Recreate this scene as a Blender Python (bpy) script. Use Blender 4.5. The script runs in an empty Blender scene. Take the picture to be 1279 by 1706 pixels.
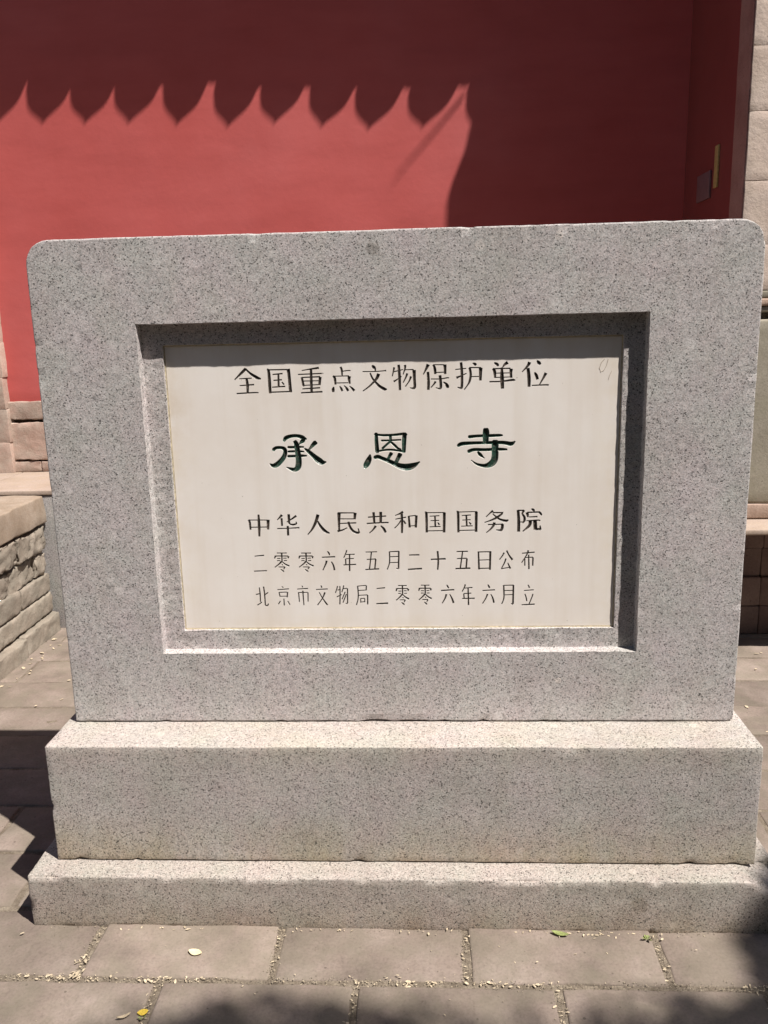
import bpy, bmesh, math, random
import numpy as np
from mathutils import Vector, Matrix, noise

random.seed(7)
scene = bpy.context.scene
COL = scene.collection

# ------------------------------------------------------------------ camera
CAM_POS = Vector((0.0768, -1.8015, 1.2894))
PITCH, YAW, ROLL = 0.217446, 0.053728, -0.025138
def camera_matrix():
    cp, sp = math.cos(PITCH), math.sin(PITCH)
    right, fwd, up = Vector((1, 0, 0)), Vector((0, cp, -sp)), Vector((0, sp, cp))
    rz = Matrix.Rotation(YAW, 3, 'Z')
    right, fwd, up = rz @ right, rz @ fwd, rz @ up
    cr, sr = math.cos(ROLL), math.sin(ROLL)
    r2 = right * cr + up * sr
    u2 = -right * sr + up * cr
    m = Matrix((r2, u2, -fwd)).transposed().to_4x4()
    m.translation = CAM_POS
    return m
cam_data = bpy.data.cameras.new('camera')
cam_data.sensor_fit = 'VERTICAL'
cam_data.sensor_height = 36.0
cam_data.lens = 36.0 * 1425.6 / 1706.0
cam_data.clip_start = 0.05
cam_data.clip_end = 500
cam = bpy.data.objects.new('camera', cam_data)
cam.matrix_world = camera_matrix()
COL.objects.link(cam)
scene.camera = cam

# ------------------------------------------------------------------ daylight
SUN_TO = Vector((0.48, -0.34, 1.0)).normalized()          # towards the sun
elev = math.asin(SUN_TO.z)
azim = math.atan2(SUN_TO.x, SUN_TO.y)                      # clockwise from +Y
world = bpy.data.worlds.new('World')
scene.world = world
world.use_nodes = True
wn = world.node_tree
for n in list(wn.nodes): wn.nodes.remove(n)
sky = wn.nodes.new('ShaderNodeTexSky')
sky.sky_type = 'NISHITA'
sky.sun_disc = False
sky.sun_elevation = elev
sky.sun_rotation = azim
sky.dust_density = 1.0
bg = wn.nodes.new('ShaderNodeBackground')
bg.inputs['Strength'].default_value = 0.05
wo = wn.nodes.new('ShaderNodeOutputWorld')
wn.links.new(sky.outputs[0], bg.inputs[0])
wn.links.new(bg.outputs[0], wo.inputs[0])
sun_data = bpy.data.lights.new('sun', 'SUN')
sun_data.energy = 5.0
sun_data.angle = math.radians(0.55)
sun_data.color = (1.0, 0.95, 0.885)
sun = bpy.data.objects.new('sun', sun_data)
sun.rotation_euler = SUN_TO.to_track_quat('Z', 'Y').to_euler()
sun.location = (3, -2, 8)
COL.objects.link(sun)
scene.view_settings.view_transform = 'Standard'
scene.view_settings.look = 'None'
scene.view_settings.exposure = 0.58
scene.view_settings.gamma = 1.0
scene.view_settings.use_curve_mapping = False

# ------------------------------------------------------------------ material helpers
class NT:
    def __init__(self, name):
        self.m = bpy.data.materials.new(name)
        self.m.use_nodes = True
        self.t = self.m.node_tree
        self.n = self.t.nodes
        self.bsdf = self.n['Principled BSDF']
        tc = self.n.new('ShaderNodeTexCoord')
        self.co = tc.outputs['Object']
    def link(self, a, b): self.t.links.new(a, b)
    def mapping(self, scale=(1, 1, 1), loc=(0, 0, 0), src=None):
        m = self.n.new('ShaderNodeMapping')
        m.inputs['Scale'].default_value = scale
        m.inputs['Location'].default_value = loc
        self.link(src or self.co, m.inputs['Vector'])
        return m.outputs[0]
    def noise(self, scale, detail=4, rough=.55, src=None, dist=0):
        x = self.n.new('ShaderNodeTexNoise')
        x.inputs['Scale'].default_value = scale
        x.inputs['Detail'].default_value = detail
        x.inputs['Roughness'].default_value = rough
        x.inputs['Distortion'].default_value = dist
        self.link(src or self.co, x.inputs['Vector'])
        return x
    def voro(self, scale, feature='F1', src=None, rnd=1):
        x = self.n.new('ShaderNodeTexVoronoi')
        x.feature = feature
        x.inputs['Scale'].default_value = scale
        x.inputs['Randomness'].default_value = rnd
        self.link(src or self.co, x.inputs['Vector'])
        return x
    def ramp(self, src, stops, interp='LINEAR'):
        r = self.n.new('ShaderNodeValToRGB')
        r.color_ramp.interpolation = interp
        e = r.color_ramp.elements
        while len(e) < len(stops): e.new(0.5)
        for i, (p, c) in enumerate(stops):
            e[i].position = p
            e[i].color = (c, c, c, 1) if isinstance(c, (int, float)) else (*c, 1)
        self.link(src, r.inputs[0])
        return r.outputs[0]
    def mix(self, fac, a, b, mode='MIX'):
        x = self.n.new('ShaderNodeMix')
        x.data_type = 'RGBA'
        x.blend_type = mode
        for i, v in ((0, fac), (6, a), (7, b)):
            if hasattr(v, 'is_linked') or isinstance(v, bpy.types.NodeSocket): self.link(v, x.inputs[i])
            elif isinstance(v, tuple): x.inputs[i].default_value = (*v, 1)
            else: x.inputs[i].default_value = v
        return x.outputs[2]
    def math(self, op, a, b=0.0, clamp=False):
        x = self.n.new('ShaderNodeMath')
        x.operation = op
        x.use_clamp = clamp
        for i, v in ((0, a), (1, b)):
            if isinstance(v, bpy.types.NodeSocket): self.link(v, x.inputs[i])
            else: x.inputs[i].default_value = v
        return x.outputs[0]
    def axis(self, i, src=None):
        s = self.n.new('ShaderNodeSeparateXYZ')
        self.link(src or self.co, s.inputs[0])
        return s.outputs[i]
    def bump(self, h, strength=.3, dist=.001, prev=None):
        b = self.n.new('ShaderNodeBump')
        b.inputs['Strength'].default_value = strength
        b.inputs['Distance'].default_value = dist
        self.link(h, b.inputs['Height'])
        if prev is not None: self.link(prev, b.inputs['Normal'])
        return b.outputs[0]
    def finish(self, color, rough=.8, normal=None, spec=.3):
        if isinstance(color, tuple): self.bsdf.inputs['Base Color'].default_value = (*color, 1)
        else: self.link(color, self.bsdf.inputs['Base Color'])
        if isinstance(rough, bpy.types.NodeSocket): self.link(rough, self.bsdf.inputs['Roughness'])
        else: self.bsdf.inputs['Roughness'].default_value = rough
        self.bsdf.inputs['Specular IOR Level'].default_value = spec
        if normal is not None: self.link(normal, self.bsdf.inputs['Normal'])
        return self.m
    def objrand(self):
        o = self.n.new('ShaderNodeObjectInfo')
        return o.outputs['Random']

def granite(name, base=(.43, .40, .375), seed=0., rough=.7, bump=.35, stain_z=None, contrast=1.0, spots=()):
    k = NT(name)
    co = k.mapping(loc=(seed, seed * .7, seed * 1.3))
    warp = k.noise(500, 2, .5, co)
    cov = k.n.new('ShaderNodeVectorMath'); cov.operation = 'MULTIPLY_ADD'
    k.link(warp.outputs['Color'], cov.inputs[0]); cov.inputs[1].default_value = (.0022,) * 3
    k.link(co, cov.inputs[2]); cw = cov.outputs[0]
    v1 = k.voro(430, src=cw)
    r1 = k.n.new('ShaderNodeSeparateColor'); k.link(v1.outputs['Color'], r1.inputs[0])
    b = np.array(base)
    c = lambda f: tuple(float(x) for x in np.clip(b * (1 + (f - 1) * contrast), .01, .8))
    grains = k.ramp(r1.outputs[0], [(0, c(.18)), (.055, c(.30)), (.08, c(.66)), (.30, c(.84)), (.55, c(1.0)), (.80, c(1.12)), (1, c(1.28))])
    tintv = k.ramp(r1.outputs[1], [(0, (1.03, .985, .97)), (.5, (1, 1, 1)), (1, (.97, 1.0, 1.01))])
    grains = k.mix(1, grains, tintv, 'MULTIPLY')
    # very fine dark mica
    n2 = k.noise(760, 2, .6, co)
    mica = k.ramp(n2.outputs[0], [(0, .25), (.33, .45), (.41, 1), (1, 1)])
    grains = k.mix(.75, grains, mica, 'MULTIPLY')
    # occasional pale crystals and dark clots
    v3 = k.voro(26, src=cw)
    s3 = k.n.new('ShaderNodeSeparateColor'); k.link(v3.outputs['Color'], s3.inputs[0])
    size = k.math('MULTIPLY', s3.outputs[0], .30)
    inside = k.math('LESS_THAN', v3.outputs['Distance'], size)
    pick = k.math('GREATER_THAN', s3.outputs[1], .72)
    pale = k.math('MULTIPLY', k.math('MULTIPLY', inside, pick), .35)
    grains = k.mix(pale, grains, c(1.45))
    pick2 = k.math('MULTIPLY', k.math('MULTIPLY', k.math('LESS_THAN', v3.outputs['Distance'], k.math('MULTIPLY', s3.outputs[2], .14)), k.math('LESS_THAN', s3.outputs[1], .14)), .6)
    grains = k.mix(pick2, grains, c(.35))
    # broad tonal drift
    n4 = k.noise(3.2, 5, .6, co)
    drift = k.ramp(n4.outputs[0], [(.25, (.84, .83, .80)), (.5, (1, 1, 1)), (.75, (1.09, 1.05, 1.04))])
    n6 = k.noise(16, 4, .65, k.mapping((1, 1, .22), (1.3, 4, 2)))
    drift = k.mix(.7, drift, k.ramp(n6.outputs[0], [(.3, (.90, .89, .86)), (.5, (1, 1, 1)), (.7, (1.04, 1.03, 1.03))]), 'MULTIPLY')
    grains = k.mix(.8, grains, drift, 'MULTIPLY')
    n5 = k.noise(9, 3, .6, k.mapping((1, 1, 1), (3, 5, 9)))
    drift2 = k.ramp(n5.outputs[0], [(.3, (1.03, .97, .99)), (.7, (.96, 1.01, .97))])
    grains = k.mix(.8, grains, drift2, 'MULTIPLY')
    if stain_z:
        z = k.axis(2)
        for (za, zb, amt, colr) in stain_z:
            f = k.math('DIVIDE', k.math('SUBTRACT', z, za), zb - za, True)
            nn = k.noise(7, 5, .7, k.mapping((1, 1, .5)))
            f = k.math('MULTIPLY', f, k.ramp(nn.outputs[0], [(.3, .15), (.65, 1)]))
            f = k.math('MULTIPLY', f, amt)
            grains = k.mix(f, grains, colr, 'MULTIPLY')
    for (sx, sz, sr, sc_) in spots:
        d = k.n.new('ShaderNodeVectorMath'); d.operation = 'DISTANCE'
        k.link(k.mapping((1, 0, 1)), d.inputs[0]); d.inputs[1].default_value = (sx, 0, sz)
        dd = k.math('ADD', d.outputs['Value'], k.math('MULTIPLY', k.math('SUBTRACT', k.noise(90, 3, .6).outputs[0], .5), sr * .9))
        f = k.math('DIVIDE', k.math('SUBTRACT', sr, dd), sr * .35, True)
        grains = k.mix(k.math('MULTIPLY', f, .85), grains, sc_, 'MULTIPLY')
    hgt = k.math('ADD', k.math('MULTIPLY', n2.outputs[0], .8), r1.outputs[0])
    nrm = k.bump(hgt, bump, .0012)
    nrm = k.bump(n4.outputs[0], .15, .004, nrm)
    return k.finish(grains, rough, nrm, .35)

M = {}
M['granite'] = granite('granite', (.495, .463, .457), 0, .72, .28, spots=[(-.030, 1.437, .017, (.66, .64, .62)), (.345, 1.452, .011, (1.3, 1.27, 1.22)), (.185, 1.437, .012, (1.25, 1.22, 1.2)), (.36, .5, .008, (1.3, 1.25, 1.2))])
M['granite_base'] = granite('granite_base', (.45, .414, .396), 3.3, .8, .45, stain_z=[(.24, .125, .95, (.88, .80, .60)), (.33, .398, .5, (.96, .9, .76))])
M['granite_plinth'] = granite('granite_plinth', (.405, .363, .33), 7.1, .85, .55, spots=[(.515, .062, .022, (.72, .7, .66))], stain_z=[(.07, .0, .9, (.74, .66, .54))])
M['granite_far'] = granite('granite_far', (.36, .35, .34), 9.1, .85, .3)

def m_marble():
    k = NT('white_marble')
    n = k.noise(5, 5, .6)
    c = k.ramp(n.outputs[0], [(.3, (.84, .765, .70)), (.55, (.885, .825, .775)), (.75, (.90, .85, .805))])
    st = k.noise(22, 4, .6, k.mapping((1, 1, .06)))
    c = k.mix(.7, c, k.ramp(st.outputs[0], [(.32, (.93, .91, .88)), (.55, (1, 1, 1))]), 'MULTIPLY')
    # yellowed soiling towards edges of the panel, blotchy
    x = k.axis(0); z = k.axis(2)
    ex = k.math('ABSOLUTE', x)
    fx = k.math('DIVIDE', k.math('SUBTRACT', ex, .42), .07, True)
    ez = k.math('ABSOLUTE', k.math('SUBTRACT', z, .934))
    fz = k.math('DIVIDE', k.math('SUBTRACT', ez, .28), .045, True)
    f = k.math('MAXIMUM', fx, fz)
    bl = k.noise(14, 5, .7)
    f = k.math('MULTIPLY', f, k.ramp(bl.outputs[0], [(.38, 0), (.62, .55)]))
    c = k.mix(f, c, (.93, .88, .76), 'MULTIPLY')
    # brown patch at upper left, smears
    d = k.n.new('ShaderNodeVectorMath'); d.operation = 'DISTANCE'
    k.link(k.mapping((1, 0, .5)), d.inputs[0]); d.inputs[1].default_value = (-.475, 0, .555)
    f2 = k.math('SUBTRACT', 1, k.math('DIVIDE', d.outputs['Value'], .05), True)
    f2 = k.math('MULTIPLY', f2, k.ramp(bl.outputs[0], [(.4, .1), (.6, .9)]))
    c = k.mix(k.math('MULTIPLY', f2, .35), c, (.62, .50, .40))
    v = k.voro(60)
    sv = k.n.new('ShaderNodeSeparateColor'); k.link(v.outputs['Color'], sv.inputs[0])
    sp = k.math('MULTIPLY', k.math('LESS_THAN', v.outputs['Distance'], k.math('MULTIPLY', sv.outputs[0], .09)), k.math('GREATER_THAN', sv.outputs[1], .9))
    c = k.mix(k.math('MULTIPLY', sp, .5), c, (.35, .3, .25))
    nf = k.noise(300, 3, .6)
    nrm = k.bump(nf.outputs[0], .08, .0006)
    nrm = k.bump(n.outputs[0], .12, .004, nrm)
    return k.finish(c, .5, nrm, .4)
M['marble'] = m_marble()

def m_paint(name, dark, light, rough):
    k = NT(name)
    n = k.noise(160, 4, .65)
    c = k.ramp(n.outputs[0], [(.35, dark), (.62, light)])
    w = k.noise(420, 2, .5)
    c = k.mix(k.ramp(w.outputs[0], [(.60, 0), (.70, .6)]), c, (.42, .34, .30))
    w2 = k.noise(70, 3, .6)
    c = k.mix(k.ramp(w2.outputs[0], [(.55, 0), (.70, .55)]), c, (.20, .15, .13))
    return k.finish(c, rough, k.bump(n.outputs[0], .4, .0015), .6)
M['ink_green'] = m_paint('green_black_paint', (.012, .03, .022), (.035, .085, .062), .32)
M['ink_dark'] = m_paint('dark_brown_paint', (.018, .013, .010), (.055, .042, .032), .5)

def m_red():
    k = NT('red_limewash')
    n = k.noise(1.6, 6, .6)
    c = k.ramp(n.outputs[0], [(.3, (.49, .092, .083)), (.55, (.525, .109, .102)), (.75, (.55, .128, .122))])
    st = k.noise(7, 5, .6, k.mapping((.35, 1, 1.6)))
    c = k.mix(.6, c, k.ramp(st.outputs[0], [(.33, (.88, .86, .87)), (.5, (.97, .96, .97)), (.66, (1.03, 1.05, 1.06))]), 'MULTIPLY')
    v = k.voro(30)
    sv = k.n.new('ShaderNodeSeparateColor'); k.link(v.outputs['Color'], sv.inputs[0])
    sp = k.math('MULTIPLY', k.math('LESS_THAN', v.outputs['Distance'], k.math('MULTIPLY', sv.outputs[0], .12)), k.math('GREATER_THAN', sv.outputs[1], .93))
    c = k.mix(k.math('MULTIPLY', sp, .3), c, (.3, .05, .04))
    b = k.noise(45, 4, .6)
    nrm = k.bump(b.outputs[0], .12, .004)
    nrm = k.bump(n.outputs[0], .2, .02, nrm)
    return k.finish(c, .75, nrm, .25)
M['red'] = m_red()

def m_brick(name, cols, wash=None, scale=1.0, bump=.5, rough=.92, varamt=.12, fine=1.0):
    k = NT(name)
    r = k.objrand()
    off = k.n.new('ShaderNodeVectorMath'); off.operation = 'ADD'
    cmb = k.n.new('ShaderNodeCombineXYZ')
    k.link(k.math('MULTIPLY', r, 37.0), cmb.inputs[0]); k.link(k.math('MULTIPLY', r, 91.0), cmb.inputs[1])
    k.link(k.co, off.inputs[0]); k.link(cmb.outputs[0], off.inputs[1])
    co = off.outputs[0]
    n = k.noise(7 * scale, 6, .62, co)
    c = k.ramp(n.outputs[0], [(.28, cols[0]), (.5, cols[1]), (.74, cols[2])])
    f = k.noise(160 * scale, 3, .6, co)
    c = k.mix(.6 * fine, c, k.ramp(f.outputs[0], [(.3, .72), (.5, 1.0), (.7, 1.12)]), 'MULTIPLY')
    v = k.voro(70 * scale, src=co)
    sv = k.n.new('ShaderNodeSeparateColor'); k.link(v.outputs['Color'], sv.inputs[0])
    sp = k.math('MULTIPLY', k.math('LESS_THAN', v.outputs['Distance'], k.math('MULTIPLY', sv.outputs[0], .22)), k.math('GREATER_THAN', sv.outputs[1], .86))
    c = k.mix(k.math('MULTIPLY', sp, .55 * fine), c, tuple(x * .35 for x in cols[0]))
    if wash:
        w = k.noise(11, 5, .7, co)
        c = k.mix(k.ramp(w.outputs[0], [(.40, 0), (.60, wash[1])]), c, wash[0])
    br = k.math('MULTIPLY_ADD', r, varamt * 2); br.node.inputs[2].default_value = 1 - varamt
    cc = k.n.new('ShaderNodeCombineColor')
    for i in range(3): k.link(br, cc.inputs[i])
    c = k.mix(1, c, cc.outputs[0], 'MULTIPLY')
    g = k.noise(28 * scale, 5, .65, co)
    nrm = k.bump(f.outputs[0], bump * .6, .0015)
    nrm = k.bump(g.outputs[0], bump, .005, nrm)
    return k.finish(c, rough, nrm, .2)
M['paving'] = m_brick('grey_paving_brick', [(.15, .120, .10), (.228, .180, .152), (.30, .243, .21)], wash=((.175, .155, .115), .45), varamt=.17)
M['terrace_brick'] = m_brick('weathered_grey_brick', [(.19, .16, .13), (.285, .24, .195), (.39, .335, .28)], wash=((.22, .20, .165), .5), bump=1.0)
M['slab_stone'] = m_brick('pale_sandstone', [(.31, .245, .185), (.385, .31, .245), (.45, .37, .30)], wash=((.27, .20, .14), .5), bump=.5)
M['washed_brick'] = m_brick('red_washed_brick', [(.34, .265, .215), (.42, .335, .28), (.49, .405, .34)], wash=((.43, .25, .205), .4), bump=.7)
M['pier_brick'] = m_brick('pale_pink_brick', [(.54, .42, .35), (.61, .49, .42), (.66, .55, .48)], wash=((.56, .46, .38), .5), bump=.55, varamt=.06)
M['pier_stone'] = m_brick('olive_grey_stone', [(.27, .24, .19), (.325, .29, .235), (.38, .34, .28)], wash=((.26, .24, .17), .4), bump=.35)
M['pier_brown'] = m_brick('brown_stone', [(.30, .215, .165), (.38, .275, .215), (.45, .33, .27)], bump=.6)
M['coping'] = m_brick('cream_coping_stone', [(.33, .255, .205), (.385, .305, .255), (.44, .355, .30)], wash=((.38, .29, .20), .35), bump=.3)
M['riser'] = m_brick('shade_darkened_block', [(.12, .08, .075), (.17, .12, .105), (.22, .16, .14)], bump=.6)  # colour darkened to deepen the shade in the hollow
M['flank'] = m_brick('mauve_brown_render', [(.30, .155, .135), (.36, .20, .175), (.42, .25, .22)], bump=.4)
M['tile'] = m_brick('grey_roof_tile', [(.10, .10, .10), (.15, .15, .145), (.2, .2, .19)], bump=.4)
M['dark_mortar'] = m_brick('old_mortar', [(.10, .08, .065), (.15, .125, .10), (.22, .185, .15)], bump=1)
M['red_shaded'] = m_brick('red_darkened_for_shade', [(.255, .058, .054), (.27, .064, .060), (.285, .07, .066)], bump=.06, rough=.4, fine=.1)  # red of the wall, darkened to paint in shade on the pier side

def m_ground():
    k = NT('earth_joint')
    n = k.noise(30, 6, .7)
    c = k.ramp(n.outputs[0], [(.3, (.11, .088, .065)), (.5, (.19, .155, .12)), (.7, (.29, .245, .19))])
    f = k.noise(260, 3, .7)
    c = k.mix(.8, c, k.ramp(f.outputs[0], [(.3, .6), (.6, 1.15)]), 'MULTIPLY')
    return k.finish(c, .95, k.bump(f.outputs[0], .8, .004), .1)
M['earth'] = m_ground()

def m_plain(name, col, rough=.7, var=.15, sc=60):
    k = NT(name)
    n = k.noise(sc, 4, .6)
    c = k.ramp(n.outputs[0], [(.3, tuple(x * (1 - var) for x in col)), (.7, tuple(min(1, x * (1 + var)) for x in col))])
    return k.finish(c, rough, k.bump(n.outputs[0], .2, .002), .3)
M['petal'] = m_plain('dry_petal', (.50, .41, .29), .9, .45, 90)
M['grit'] = m_plain('sandy_grit', (.30, .25, .185), .95, .55, 400)
M['leaf_pale'] = m_plain('pale_dry_leaf', (.70, .60, .38), .7, .1, 150)
M['leaf_yellow'] = m_plain('yellow_leaf', (.62, .44, .06), .6, .2, 200)
M['sprout'] = m_plain('green_sprout', (.22, .25, .09), .6, .3, 200)
M['foliage'] = m_plain('tree_foliage', (.06, .10, .03), .6, .3, 4)
M['bark'] = m_plain('bark', (.13, .10, .075), .9, .3, 20)
M['yellow'] = m_plain('yellow_enamel', (.50, .37, .15), .5, .15, 80)
M['mauve'] = m_plain('dull_metal', (.21, .125, .135), .35, .15, 40)
M['iron'] = m_plain('rusty_iron', (.08, .06, .05), .7, .3, 60)
M['grout'] = m_plain('yellowed_grout', (.50, .43, .30), .8, .3, 120)
M['pencil'] = m_plain('dried_glue', (.56, .49, .41), .6, .1, 100)

# ------------------------------------------------------------------ object helpers
def link_mesh(name, bm_or_me, mat, parent=None, loc=(0, 0, 0), rot=(0, 0, 0), smooth=False):
    if isinstance(bm_or_me, bmesh.types.BMesh):
        me = bpy.data.meshes.new(name)
        bm_or_me.normal_update()
        bm_or_me.to_mesh(me); bm_or_me.free()
    else:
        me = bm_or_me
    if mat is not None and not me.materials: me.materials.append(M[mat] if isinstance(mat, str) else mat)
    if smooth:
        for p in me.polygons: p.use_smooth = True
    o = bpy.data.objects.new(name, me)
    COL.objects.link(o)
    o.location = loc; o.rotation_euler = rot
    if parent is not None: o.parent = parent
    return o
def thing(name, label, cat, loc=(0, 0, 0), group=None, rot=(0, 0, 0)):
    o = bpy.data.objects.new(name, None)
    o.empty_display_size = .1
    COL.objects.link(o)
    o.location = loc; o.rotation_euler = rot
    tag(o, label, cat, group)
    return o
def tag(o, label, cat, group=None):
    o['label'] = label; o['category'] = cat
    if group: o['group'] = group
    return o

def axis_coords(h, r, step):
    a = [-h, -h + r * .35, -h + r]
    n = max(1, int(round((2 * h - 2 * r) / step)))
    for i in range(1, n): a.append(-h + r + (2 * h - 2 * r) * i / n)
    a += [h - r, h - r * .35, h]
    return a
def grid_box(size, r=.003, step=.05, amp=0., freq=8., seed=0., rough_detail=0., origin='center', keep=None):
    """box with rounded edges, its surface a grid that noise can roughen"""
    hx, hy, hz = size[0] / 2, size[1] / 2, size[2] / 2
    r = min(r, hx * .9, hy * .9, hz * .9)
    A = [axis_coords(h, r, step) for h in (hx, hy, hz)]
    bm = bmesh.new()
    cache = {}
    H = (hx, hy, hz)
    def vert(i, j, k):
        key = (i, j, k)
        if key in cache: return cache[key]
        p = Vector((A[0][i], A[1][j], A[2][k]))
        q = Vector([max(-(h - r), min(h - r, c)) for c, h in zip(p, H)])
        d = p - q
        nrm = d.normalized() if d.length > 1e-9 else Vector((0, 0, 1))
        if d.length > 1e-9: p = q + nrm * r
        if amp:
            s = Vector((seed * 13.7, seed * 5.1, seed * 9.3))
            nv = noise.noise_vector(p * freq + s)
            nv += .5 * noise.noise_vector(p * freq * 2.7 + s)
            if rough_detail: nv += rough_detail * noise.noise_vector(p * freq * 8 + s)
            p = p + nv * amp
        v = bm.verts.new(p)
        cache[key] = v
        return v
    nx, ny, nz = len(A[0]), len(A[1]), len(A[2])
    def quad(a, b, c, d):
        try: bm.faces.new((a, b, c, d))
        except ValueError: pass
    for i in range(nx - 1):
        for j in range(ny - 1):
            quad(vert(i, j, 0), vert(i, j + 1, 0), vert(i + 1, j + 1, 0), vert(i + 1, j, 0))
            quad(vert(i, j, nz - 1), vert(i + 1, j, nz - 1), vert(i + 1, j + 1, nz - 1), vert(i, j + 1, nz - 1))
    for i in range(nx - 1):
        for k in range(nz - 1):
            quad(vert(i, 0, k), vert(i + 1, 0, k), vert(i + 1, 0, k + 1), vert(i, 0, k + 1))
            quad(vert(i, ny - 1, k), vert(i, ny - 1, k + 1), vert(i + 1, ny - 1, k + 1), vert(i + 1, ny - 1, k))
    for j in range(ny - 1):
        for k in range(nz - 1):
            quad(vert(0, j, k), vert(0, j, k + 1), vert(0, j + 1, k + 1), vert(0, j + 1, k))
            quad(vert(nx - 1, j, k), vert(nx - 1, j + 1, k), vert(nx - 1, j + 1, k + 1), vert(nx - 1, j, k + 1))
    return bm
def move(bm, v):
    for x in bm.verts: x.co += Vector(v)
    return bm
def box_obj(name, x0, x1, y0, y1, z0, z1, mat, parent=None, **kw):
    """box given by its world extents, geometry in world coordinates, origin at the parent"""
    bm = grid_box((x1 - x0, y1 - y0, z1 - z0), **kw)
    c = Vector(((x0 + x1) / 2, (y0 + y1) / 2, (z0 + z1) / 2))
    o = link_mesh(name, bm, mat, None)
    for p in o.data.polygons: p.use_smooth = True
    off = parent.location if parent is not None else Vector((0, 0, 0))
    o.parent = parent
    o.location = c - off
    return o
def structure(o):
    o['kind'] = 'structure'
    return o
def apply_bool(target, cutter, use_self=False):
    md = target.modifiers.new('cut', 'BOOLEAN')
    md.operation = 'DIFFERENCE'; md.solver = 'EXACT'; md.object = cutter
    md.use_self = use_self
    dg = bpy.context.evaluated_depsgraph_get()
    me = bpy.data.meshes.new_from_object(target.evaluated_get(dg))
    target.modifiers.clear()
    old = target.data
    target.data = me
    bpy.data.objects.remove(cutter)
    return target

# ------------------------------------------------------------------ ground and paving
gb = bmesh.new()
R = 120
xs = [-R, -20, -4, -2, 0, 2, 4, 20, R]
vs = [[gb.verts.new((x, y, 0)) for x in xs] for y in xs]
for j in range(len(xs) - 1):
    for i in range(len(xs) - 1):
        gb.faces.new((vs[j][i], vs[j][i + 1], vs[j + 1][i + 1], vs[j + 1][i]))
ground = structure(link_mesh('ground', gb, 'earth', loc=(0, 0, -.0056)))

pave = structure(thing('pavement', 'x', 'x'))
del pave['label'], pave['category']
variants = {}
def brick_mesh(L, Wd, key, mat, H=.06, seed=0):
    kk = (round(L, 3), round(Wd, 3), key, mat)
    if kk not in variants:
        bm = grid_box((L, Wd, H), r=.006, step=.045, amp=.0030, freq=12, seed=seed + key * 3.1, rough_detail=.5)
        me = bpy.data.meshes.new('paving_brick'); bm.to_mesh(me); bm.free()
        me.materials.append(M[mat])
        for p in me.polygons: p.use_smooth = True
        variants[kk] = me
    return variants[kk]
L0, W0, J = .387, .198, .013
pitch_x, pitch_y = L0 + J, W0 + J
y_row = -.334                                   # joint between the two front rows
row0 = -5
for rix in range(-6, 13):
    y0 = y_row + rix * pitch_y + J / 2
    yc = y0 + W0 / 2
    if yc > 1.85: break
    xoff = (-.664 if rix % 2 == 0 else -.495)
    if rix == -1: xoff = -.482
    if rix == 0: xoff = -.658
    far = yc > .5
    for c in (range(-3, 4) if far else range(-5, 7)):
        xc = xoff + c * pitch_x * (2 if far else 1) + pitch_x / 2
        if abs(xc) > 2.35: continue
        if abs(xc) < .55 and .02 < yc < 1.3: continue        # hidden beneath and behind the monument
        o = link_mesh('paving_brick', brick_mesh(2 * pitch_x - .005 if far else L0, pitch_y - .005 if far else W0, random.randrange(5), 'paving'), None, pave,
                      loc=(xc + random.uniform(-.003, .003), yc + random.uniform(-.002, .002), -.0305 + random.uniform(-.0035, .0005)),
                      rot=(random.uniform(-.004, .004), random.uniform(-.003, .003), random.uniform(-.006, .006) + (math.pi if random.random() < .5 else 0)))

# ------------------------------------------------------------------ the monument
stele = thing('stone_monument', 'grey granite monument framing a white marble panel of carved Chinese writing', 'monument', (0, 0, 0))
H2 = .75
ZB, ZT, ZP = .3994, 1.4731, .1196
TH = .26
plinth = box_obj('plinth', -.8185, .8185, -.1762, TH + .12, -.01, ZP, 'granite_plinth', stele, r=.0045, step=.012, amp=.0011, freq=14, seed=2, rough_detail=.9)
base = box_obj('base_block', -.7733, .7723, -.1179, TH + .075, ZP + .0022, ZB, 'granite_base', stele, r=.003, step=.012, amp=.0009, freq=10, seed=5, rough_detail=.8)
for o in (plinth, base):                        # material coordinates start at the ground
    zc = o.location.z
    for v in o.data.vertices: v.co.z += zc
    o.location.z = 0
def chip(o, x0, x1, y0, z0, z1, seed, amt=.0045, thr=.30):
    for v in o.data.vertices:
        p = v.co + o.location
        near = (abs(p.y - y0) < .004) + (min(abs(p.x - x0), abs(p.x - x1)) < .004) + (min(abs(p.z - z0), abs(p.z - z1)) < .004)
        if near >= 2 and p.y < y0 + .05:
            n_ = noise.noise(p * 21 + Vector((seed, 0, 0))) + .6 * noise.noise(p * 65 + Vector((0, seed, 0)))
            if n_ > thr:
                q = Vector(((x0 + x1) / 2, y0 + .2, (z0 + z1) / 2)); d = q - p
                d = Vector((math.copysign(1, d.x) if min(abs(p.x - x0), abs(p.x - x1)) < .004 else 0, 1, math.copysign(1, d.z) if min(abs(p.z - z0), abs(p.z - z1)) < .004 else 0))
                v.co += d * amt * min(1, (n_ - thr) * 3)
chip(plinth, -.8185, .8185, -.1762, -.01, ZP, 3)
chip(base, -.7733, .7723, -.1179, ZP + .0022, ZB, 8, .0032, .36)
# broken upper right corner of the plinth
for v in plinth.data.vertices:
    w = o_w = plinth.matrix_basis @ v.co
    d = max(0, 1 - math.hypot((w.x - .8185) / .075, (w.z - ZP) / .028)) if w.y < -.1 else 0
    if d > 0: v.co += Vector((-.012 * d, .022 * d + .004 * noise.noise(w * 60), -.018 * d))

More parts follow.
